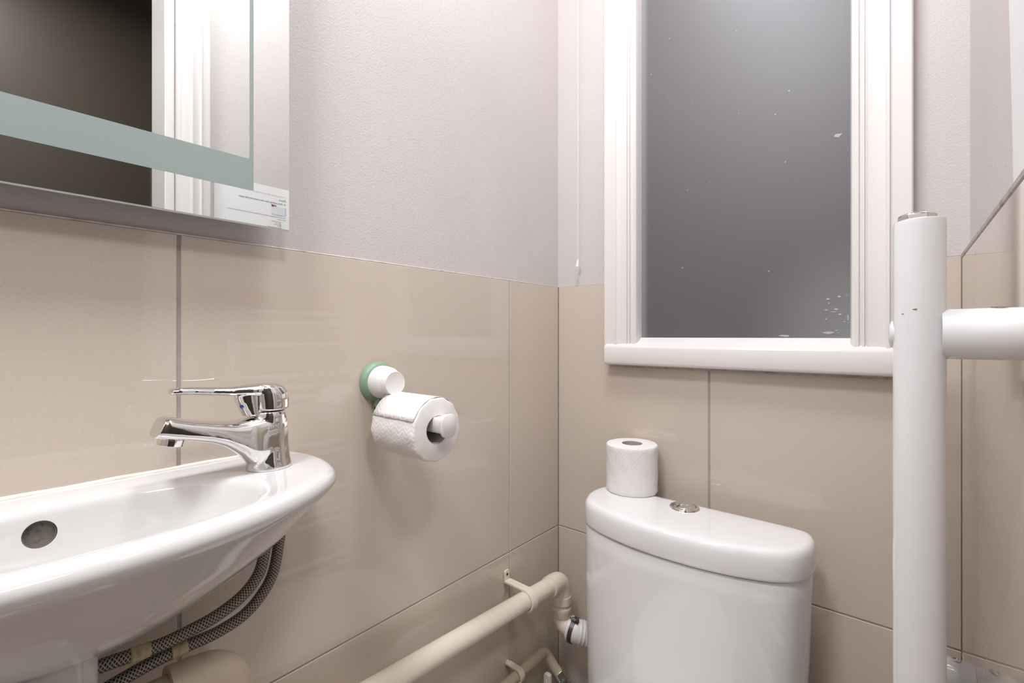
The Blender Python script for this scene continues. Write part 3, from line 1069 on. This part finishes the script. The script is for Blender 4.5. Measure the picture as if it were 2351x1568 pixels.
# ------------------------------------------------------------------ toilet brush standing in the corner
tb = thing('toilet_brush', 'white toilet brush with a flat handle standing in the corner beside the toilet', 'brush', (0.045, -0.105, 0.0))
bx, by = 0.0425, -0.105
bm = bmesh.new()
prism(bm, [(bx - 0.0085, 0.10), (bx + 0.0085, 0.10), (bx + 0.0085, 0.300), (bx + 0.0075, 0.3045), (bx + 0.004, 0.3065), (bx - 0.004, 0.3065), (bx - 0.0075, 0.3045), (bx - 0.0085, 0.300)], 'y', by - 0.005, by + 0.005)
hd = finish('handle', bm, 'white_plastic', tb, bevel=(0.0018, 3))
bm = bmesh.new()
prism(bm, [(bx - 0.002, 0.12), (bx + 0.002, 0.12), (bx + 0.002, 0.295), (bx - 0.002, 0.295)], 'y', by - 0.0062, by - 0.0045)
finish('handle_rib', bm, 'white_plastic', hd, bevel=(0.0006, 1))
bm = bmesh.new()
lathe(bm, (bx, by, 0), (0, 0, 1), [(0, 0.036), (0.005, 0.038), (0.11, 0.040), (0.113, 0.039), (0.113, 0.036), (0.02, 0.034)], 32)
finish('holder', bm, 'white_plastic', tb)

# ------------------------------------------------------------------ toilet
toi = thing('toilet', 'white close coupled toilet with cistern below the window', 'toilet', (0.351, -0.2, 0))
TC = 0.3505
hl = [(0.0, -0.213), (0.05, -0.2105), (0.10, -0.2005), (0.145, -0.1835), (0.171, -0.163), (0.185, -0.134), (0.190, -0.105), (0.188, -0.078), (0.179, -0.060), (0.160, -0.0525), (0.12, -0.050), (0.06, -0.050), (0.0, -0.050)]
hc = [(x * 1.036, y) for x, y in cr(hl, 5)]
LID = [(TC + x, y) for x, y in hc] + [(TC - x, y) for x, y in reversed(hc[1:-1])]
LC = (TC, -0.125)


def lidring(z, inset):
    out = []
    n = len(LID)
    for i, (x, y) in enumerate(LID):
        a, b_ = LID[i - 1], LID[(i + 1) % n]
        tx, ty = b_[0] - a[0], b_[1] - a[1]
        l = math.hypot(tx, ty)
        nx, ny = -ty / l, tx / l
        if (LC[0] - x) * nx + (LC[1] - y) * ny < 0:
            nx, ny = -nx, -ny
        out.append((x + nx * inset, y + ny * inset, z))
    return out


bm = bmesh.new()
loft(bm, [lidring(z, i) for z, i in ((0.6955, 0.006), (0.6950, 0.003), (0.6965, 0.0008), (0.700, 0.0), (0.717, 0.0002), (0.7280, 0.0007), (0.7350, 0.0026), (0.7392, 0.0060), (0.7410, 0.0105), (0.7416, 0.018))] + [[(LC[0] + (x - LC[0]) * 0.6, LC[1] + (y - LC[1]) * 0.6, 0.7425) for x, y, z in lidring(0, 0.018)]])
finish('cistern_lid', bm, 'ceramic', toi, smooth=60)
bm = bmesh.new()


def cis(z, inset, sx):
    return [(TC - 0.001 + (x - TC) * sx - (1 - sx) * 0.19, y, zz) for x, y, zz in lidring(z, inset)]


loft(bm, [cis(z, i, s) for z, i, s in ((0.325, 0.020, 0.95), (0.330, 0.012, 0.965), (0.36, 0.0070, 0.976), (0.45, 0.0060, 0.982), (0.55, 0.0045, 0.992), (0.66, 0.0035, 0.998), (0.688, 0.0035, 1.0), (0.6925, 0.006, 1.0))])
finish('cistern', bm, 'ceramic', toi, smooth=60)
bm = bmesh.new()
loft(bm, [lidring(z, 0.008) for z in (0.691, 0.697)])
finish('lid_gap', bm, 'dark', toi)
BXc, BYc, BZ = 0.341, -0.0885, 0.7425
bm = bmesh.new()
lathe(bm, (BXc, BYc, BZ - 0.004), (0, 0, 1), [(0, 0.0265), (0.0045, 0.0265), (0.0066, 0.0250), (0.0076, 0.0205), (0.0050, 0.0196), (0.0048, 0.001)], 48)
btn = finish('flush_button_ring', bm, 'chrome', toi)
for sgn in (0, 1):
    bm = bmesh.new()
    # two halves split by an S curve
    N = 24
    s_curve = [(-0.019 + 0.038 * i / N, 0.0050 * math.sin(2 * PI * i / N)) for i in range(N + 1)]
    if sgn == 0:
        edge = [(0.019 * math.cos(PI * i / N), 0.019 * math.sin(PI * i / N)) for i in range(1, N)]
        outl = s_curve + edge
        off = (0.0, 0.0006)
    else:
        edge = [(0.019 * math.cos(-PI + PI * i / N), 0.019 * math.sin(-PI + PI * i / N)) for i in range(1, N)]
        outl = list(reversed(s_curve)) + edge
        off = (0.0, -0.0006)
    th_ = math.radians(62)
    R_ = lambda p: (BXc + (p[0] * math.cos(th_) - (p[1] + off[1]) * math.sin(th_)), BYc + (p[0] * math.sin(th_) + (p[1] + off[1]) * math.cos(th_)))
    cx_ = sum(p[0] for p in outl) / len(outl)
    cy_ = sum(p[1] for p in outl) / len(outl)
    rg = []
    for z, s_ in ((BZ + 0.0010, 1), (BZ + 0.0032, 1), (BZ + 0.0042, 0.93), (BZ + (0.0050 if sgn == 0 else 0.0046), 0.6), (BZ + 0.0050, 0.2)):
        rg.append([(*R_(((p[0] - cx_) * s_ + cx_, (p[1] - cy_) * s_ + cy_)), z) for p in outl])
    loft(bm, rg)
    finish('flush_button', bm, 'chrome', btn, smooth=50)
# pan, seat and lid (below the frame)
bm = bmesh.new()


def pan(z, sx, y0, y1):
    return [(TC + sx * math.copysign(abs(math.cos(a)) ** 0.85, math.cos(a)), (y0 + y1) / 2 + (y0 - y1) / 2 * math.sin(a), z) for a in [2 * PI * i / 48 for i in range(48)]]


loft(bm, [pan(z, sx, y0, y1) for z, sx, y0, y1 in ((0, 0.105, -0.10, -0.50), (0.02, 0.10, -0.10, -0.49), (0.15, 0.095, -0.09, -0.49), (0.28, 0.13, -0.07, -0.58), (0.36, 0.172, -0.06, -0.655), (0.395, 0.178, -0.06, -0.665), (0.402, 0.17, -0.065, -0.655))])
finish('pan', bm, 'ceramic', toi, smooth=60)
bm = bmesh.new()
loft(bm, [pan(z, sx, -0.225, y1) for z, sx, y1 in ((0.404, 0.178, -0.665), (0.412, 0.183, -0.672), (0.430, 0.183, -0.672), (0.440, 0.172, -0.66), (0.442, 0.12, -0.6))])
finish('seat_lid', bm, 'white_plastic', toi, smooth=50)
bm = bmesh.new()
prism(bm, [(TC - 0.10, -0.10), (TC + 0.10, -0.10), (TC + 0.10, -0.19), (TC - 0.10, -0.19)], 'z', 0.20, 0.33)
finish('cistern_plinth', bm, 'ceramic', toi, bevel=(0.01, 3))


# ------------------------------------------------------------------ toilet rolls
def roll(name, label, c, axis, length, r_out, r_in, squash, seam):
    t = thing(name, label, 'toilet roll', c, 'toilet rolls')
    d, u, v = basis(axis)
    c = Vector(c)
    n = 72
    bm = bmesh.new()
    lay = bm.loops.layers.uv.verify()
    rng = random.Random(5)
    k1, k2, k3 = rng.uniform(0, 6), rng.uniform(0, 6), rng.uniform(0, 6)

    def R(i):
        a = 2 * PI * i / n
        return r_out * (1 + squash * (math.cos(2 * a + k1) * 0.5 + math.cos(3 * a + k2) * 0.35 + math.cos(5 * a + k3) * 0.12))
    ts = [0, 0.0012, 0.003] + [length * i / 10 for i in range(1, 10)] + [length - 0.003, length - 0.0012, length]
    ins = [0.0030, 0.0008, 0] + [0] * 9 + [0, 0.0008, 0.0030]
    rs = []
    for q, (tt, ii) in enumerate(zip(ts, ins)):
        ring = []
        for i in range(n):
            a = 2 * PI * i / n
            rr_ = R(i) - ii + (0.0005 * math.sin(9 * a + q * 1.3) if 2 < q < 12 else 0.0006 * math.sin(13 * a))
            ring.append(bm.verts.new(c + d * tt + (u * math.cos(a) + v * math.sin(a)) * rr_))
        rs.append(ring)
    for q in range(len(rs) - 1):
        for i in range(n):
            j = (i + 1) % n
            f = bm.faces.new((rs[q][i], rs[q][j], rs[q + 1][j], rs[q + 1][i]))
            for lp, w_ in zip(f.loops, ((ts[q], i / n), (ts[q], (i + 1) / n), (ts[q + 1], (i + 1) / n), (ts[q + 1], i / n))):
                lp[lay].uv = w_
    mi = {}
    inner_rings = []
    for tt in (0, length):
        inner_rings.append([bm.verts.new(c + d * tt + (u * math.cos(2 * PI * i / n) + v * math.sin(2 * PI * i / n)) * r_in) for i in range(n)])
    for ring, inn in ((rs[0], inner_rings[0]), (rs[-1], inner_rings[1])):
        for i in range(n):
            j = (i + 1) % n
            f = bm.faces.new((ring[i], ring[j], inn[j], inn[i]))
            f.material_index = 1
    for i in range(n):
        j = (i + 1) % n
        f = bm.faces.new((inner_rings[0][i], inner_rings[0][j], inner_rings[1][j], inner_rings[1][i]))
        f.material_index = 1
    finish('paper', bm, ['tissue', 'tissue_end'], t, smooth=50)
    bm = bmesh.new()
    lathe(bm, c + d * 0.0005, d, [(0, r_in - 0.0001), (length - 0.001, r_in - 0.0001), (length - 0.001, r_in - 0.0012), (0, r_in - 0.0012)], 40, False, False)
    bmesh.ops.remove_doubles(bm, verts=bm.verts[:], dist=1e-6)
    finish('cardboard_core', bm, 'card', t)
    # loose last sheet lying on the roll
    if seam is not None:
        bm = bmesh.new()
        lay = bm.loops.layers.uv.verify()
        a0, a1 = seam
        m_ = 14
        prev = None
        for i in range(m_ + 1):
            a = a0 + (a1 - a0) * i / m_
            idx = (a % (2 * PI)) / (2 * PI) * n
            i0 = int(idx) % n
            fr = idx - int(idx)
            rr_ = R(i0) * (1 - fr) + R((i0 + 1) % n) * fr + 0.0008 + (0.0014 if i == 0 else 0)
            row = [bm.verts.new(c + d * tt + (u * math.cos(a) + v * math.sin(a)) * rr_) for tt in (0.002, length * 0.33, length * 0.66, length - 0.002)]
            if prev:
                for q in range(3):
                    f = bm.faces.new((prev[q], prev[q + 1], row[q + 1], row[q]))
                    for lp, w_ in zip(f.loops, ((0.03 * q, (a0 + (a1 - a0) * (i - 1) / m_) / 6.28), (0.03 * q + 0.03, (a0 + (a1 - a0) * (i - 1) / m_) / 6.28), (0.03 * q + 0.03, a / 6.28), (0.03 * q, a / 6.28))):
                        lp[lay].uv = w_
            prev = row
        o_ = finish('loose_sheet', bm, 'tissue', t, smooth=60)
        sd = o_.modifiers.new('thickness', 'SOLIDIFY')
        sd.thickness = 0.0005
        sd.offset = 0
    return t


roll('toilet_roll', 'full toilet roll standing upright on the cistern lid', (0.222, -0.057, 0.7420), (0, 0, 1), 0.0965, 0.0515, 0.0210, 0.03, None)
HY, HZ = -0.512, 0.9255
roll('toilet_roll', 'part used toilet roll hanging on the wall holder arm', (0.040, HY, HZ), (1, 0, 0), 0.100, 0.0450, 0.0205, 0.035, (math.radians(338), math.radians(205)))

# ------------------------------------------------------------------ toilet roll holder
th = thing('toilet_roll_holder', 'white and sage green suction toilet roll holder on the left wall', 'holder', (0, -0.517, 0.987))
SY, SZ_ = -0.5175, 0.9865
bm = bmesh.new()
lathe(bm, (0.0005, SY, SZ_), (1, 0, 0), [(0, 0.0325), (0.004, 0.0325), (0.009, 0.0305), (0.012, 0.0265), (0.012, 0.010)], 48)
finish('suction_cup', bm, 'green_plastic', th)
bm = bmesh.new()
lathe(bm, (0.010, SY, SZ_), (1, 0, 0), [(0, 0.0255), (0.003, 0.0260), (0.010, 0.0258), (0.012, 0.0250), (0.020, 0.0245), (0.027, 0.0205), (0.0285, 0.0195), (0.036, 0.0190), (0.0385, 0.0178), (0.0375, 0.0140), (0.0372, 0.001)], 48)
finish('knob', bm, 'white_plastic', th)
bm = bmesh.new()
prism(bm, [(SY - 0.010, 0.9375), (SY + 0.012, 0.9375), (SY + 0.012, 0.965), (SY - 0.008, 0.965)], 'x', 0.0008, 0.016)
finish('hinge_block', bm, 'green_plastic', th, bevel=(0.002, 2))
bm = bmesh.new()
lathe(bm, (0.0088, SY - 0.0102, 0.945), (0, -1, 0), [(0, 0.0028), (0.0004, 0.0028), (0.0002, 0.001)], 14)
finish('hinge_pin', bm, 'dark', th)
bm = bmesh.new()
prism(bm, [(-0.518, 0.9225), (-0.500, 0.9225), (-0.497, 0.9255), (-0.497, 0.9415), (-0.500, 0.9445), (-0.518, 0.9445), (-0.520, 0.9415), (-0.520, 0.9255)], 'x', 0.016, 0.160)
armo = finish('arm', bm, 'white_plastic', th, bevel=(0.001, 2))
bm = bmesh.new()


def capring(x, s):
    return [(x, -0.5085 + 0.0140 * s * math.copysign(abs(math.cos(a)) ** 0.6, math.cos(a)), 0.9330 + 0.0165 * s * math.copysign(abs(math.sin(a)) ** 0.8, math.sin(a))) for a in [2 * PI * i / 32 for i in range(32)]]


loft(bm, [capring(x, s) for x, s in ((0.1525, 0.74), (0.1550, 0.90), (0.1575, 1.0), (0.1606, 1.0), (0.1614, 0.95))])
finish('end_stop', bm, 'white_plastic', armo, smooth=50)

# ------------------------------------------------------------------ towel radiator on the right wall
rad = thing('towel_radiator', 'white tubular towel radiator fixed to the right wall beside the camera', 'radiator', (XR, -0.34, 0.30))
RX = 0.6592
YN, YFR = -0.5000, -0.169
bars = []
for y in (YN, YFR):
    bm = bmesh.new()
    lathe(bm, (RX, y, 0.28), (0, 0, 1), [(0, 0.0130), (0.003, 0.0150), (0.8610, 0.0150), (0.8640, 0.0145), (0.8650, 0.0120)], 48)
    p = finish('post', bm, 'enamel', rad, smooth=50)
    # chrome hexagonal plug on top
    bm = bmesh.new()
    lathe(bm, (RX - 0.001, y, 1.1447), (0, 0, 1), [(0, 0.0112), (0.0040, 0.0112), (0.0052, 0.0096), (0.0054, 0.004)], 6)
    finish('air_plug', bm, 'chrome', p, smooth=10, bevel=(0.0006, 2))
    for z in (1.0613, 0.6445):
        bm = bmesh.new()
        lathe(bm, (RX + 0.0120, y + 0.002, z), (1, 0, 0), [(0, 0.0176), (0.0004, 0.0179), (XR - RX - 0.0121, 0.0179)], 40)
        br = finish('wall_bracket', bm, 'enamel', rad, smooth=50)
        bm = bmesh.new()
        lathe(bm, (RX - 0.0105, y + 0.0055, z), (-1, 0, 0), [(-0.004, 0.0112), (0.0035, 0.0112), (0.0055, 0.0098), (0.0070, 0.0060), (0.0074, 0.0005)], 32)
        finish('bracket_cap', bm, 'enamel', rad, smooth=50)
        bm = bmesh.new()
        lathe(bm, (0.701, y + 0.002, z + 0.0175), (0, 0, 1), [(0, 0.0046), (0.0010, 0.0046), (0.0012, 0.0036), (-0.0004, 0.0020), (-0.0005, 0.0005)], 20)
        finish('bracket_screw', bm, 'steel', br)
for z in (1.120, 1.090, 1.030, 0.945, 0.915, 0.885, 0.855, 0.745, 0.715, 0.685, 0.605, 0.575, 0.545, 0.515, 0.40, 0.37, 0.34):
    bm = bmesh.new()
    tube(bm, [(RX - 0.004, YN, z), (RX - 0.004, YFR, z)], 0.0095, 24)
    finish('rung', bm, 'enamel', rad, smooth=50)
# chips in the enamel of the near post
for a, z, s_ in ((-100, 1.0787, 0.0010), (-128, 1.0757, 0.0007)):
    aa = math.radians(a)
    c_ = Vector((RX + 0.01503 * math.cos(aa), YN + 0.01503 * math.sin(aa), z))
    nn = Vector((math.cos(aa), math.sin(aa), 0))
    tt_ = Vector((-math.sin(aa), math.cos(aa), 0))
    bm = bmesh.new()
    bm.faces.new([bm.verts.new(c_ + nn * 0.00012 + tt_ * s_ * u_ + Vector((0, 0, s_ * v_))) for u_, v_ in ((-1.6, 0.3), (-0.4, 0.7), (1.5, 0.9), (0.9, 0.1), (1.2, -0.7), (-0.2, -0.2))])
    finish('enamel_chip', bm, mat('rusty_chip', (0.30, 0.21, 0.10), 0.8), rad, smooth=0)

# ------------------------------------------------------------------ pull cord beside the window
pc = thing('pull_cord', 'thin white pull cord with a small cone toggle beside the window', 'cord', (0.0656, -0.015, 1.23))
bm = bmesh.new()
tube(bm, [(0.0656, -0.015, 1.236), (0.0655, -0.015, 1.6), (0.0652, -0.015, HC)], 0.0006, 8)
finish('cord', bm, 'cord', pc)
bm = bmesh.new()
lathe(bm, (0.0656, -0.015, 1.2385), (-0.12, 0, -1), [(0, 0.0010), (0.001, 0.0019), (0.0150, 0.0042), (0.0165, 0.0043), (0.0168, 0.0030)], 20)
finish('toggle', bm, 'bead', pc)
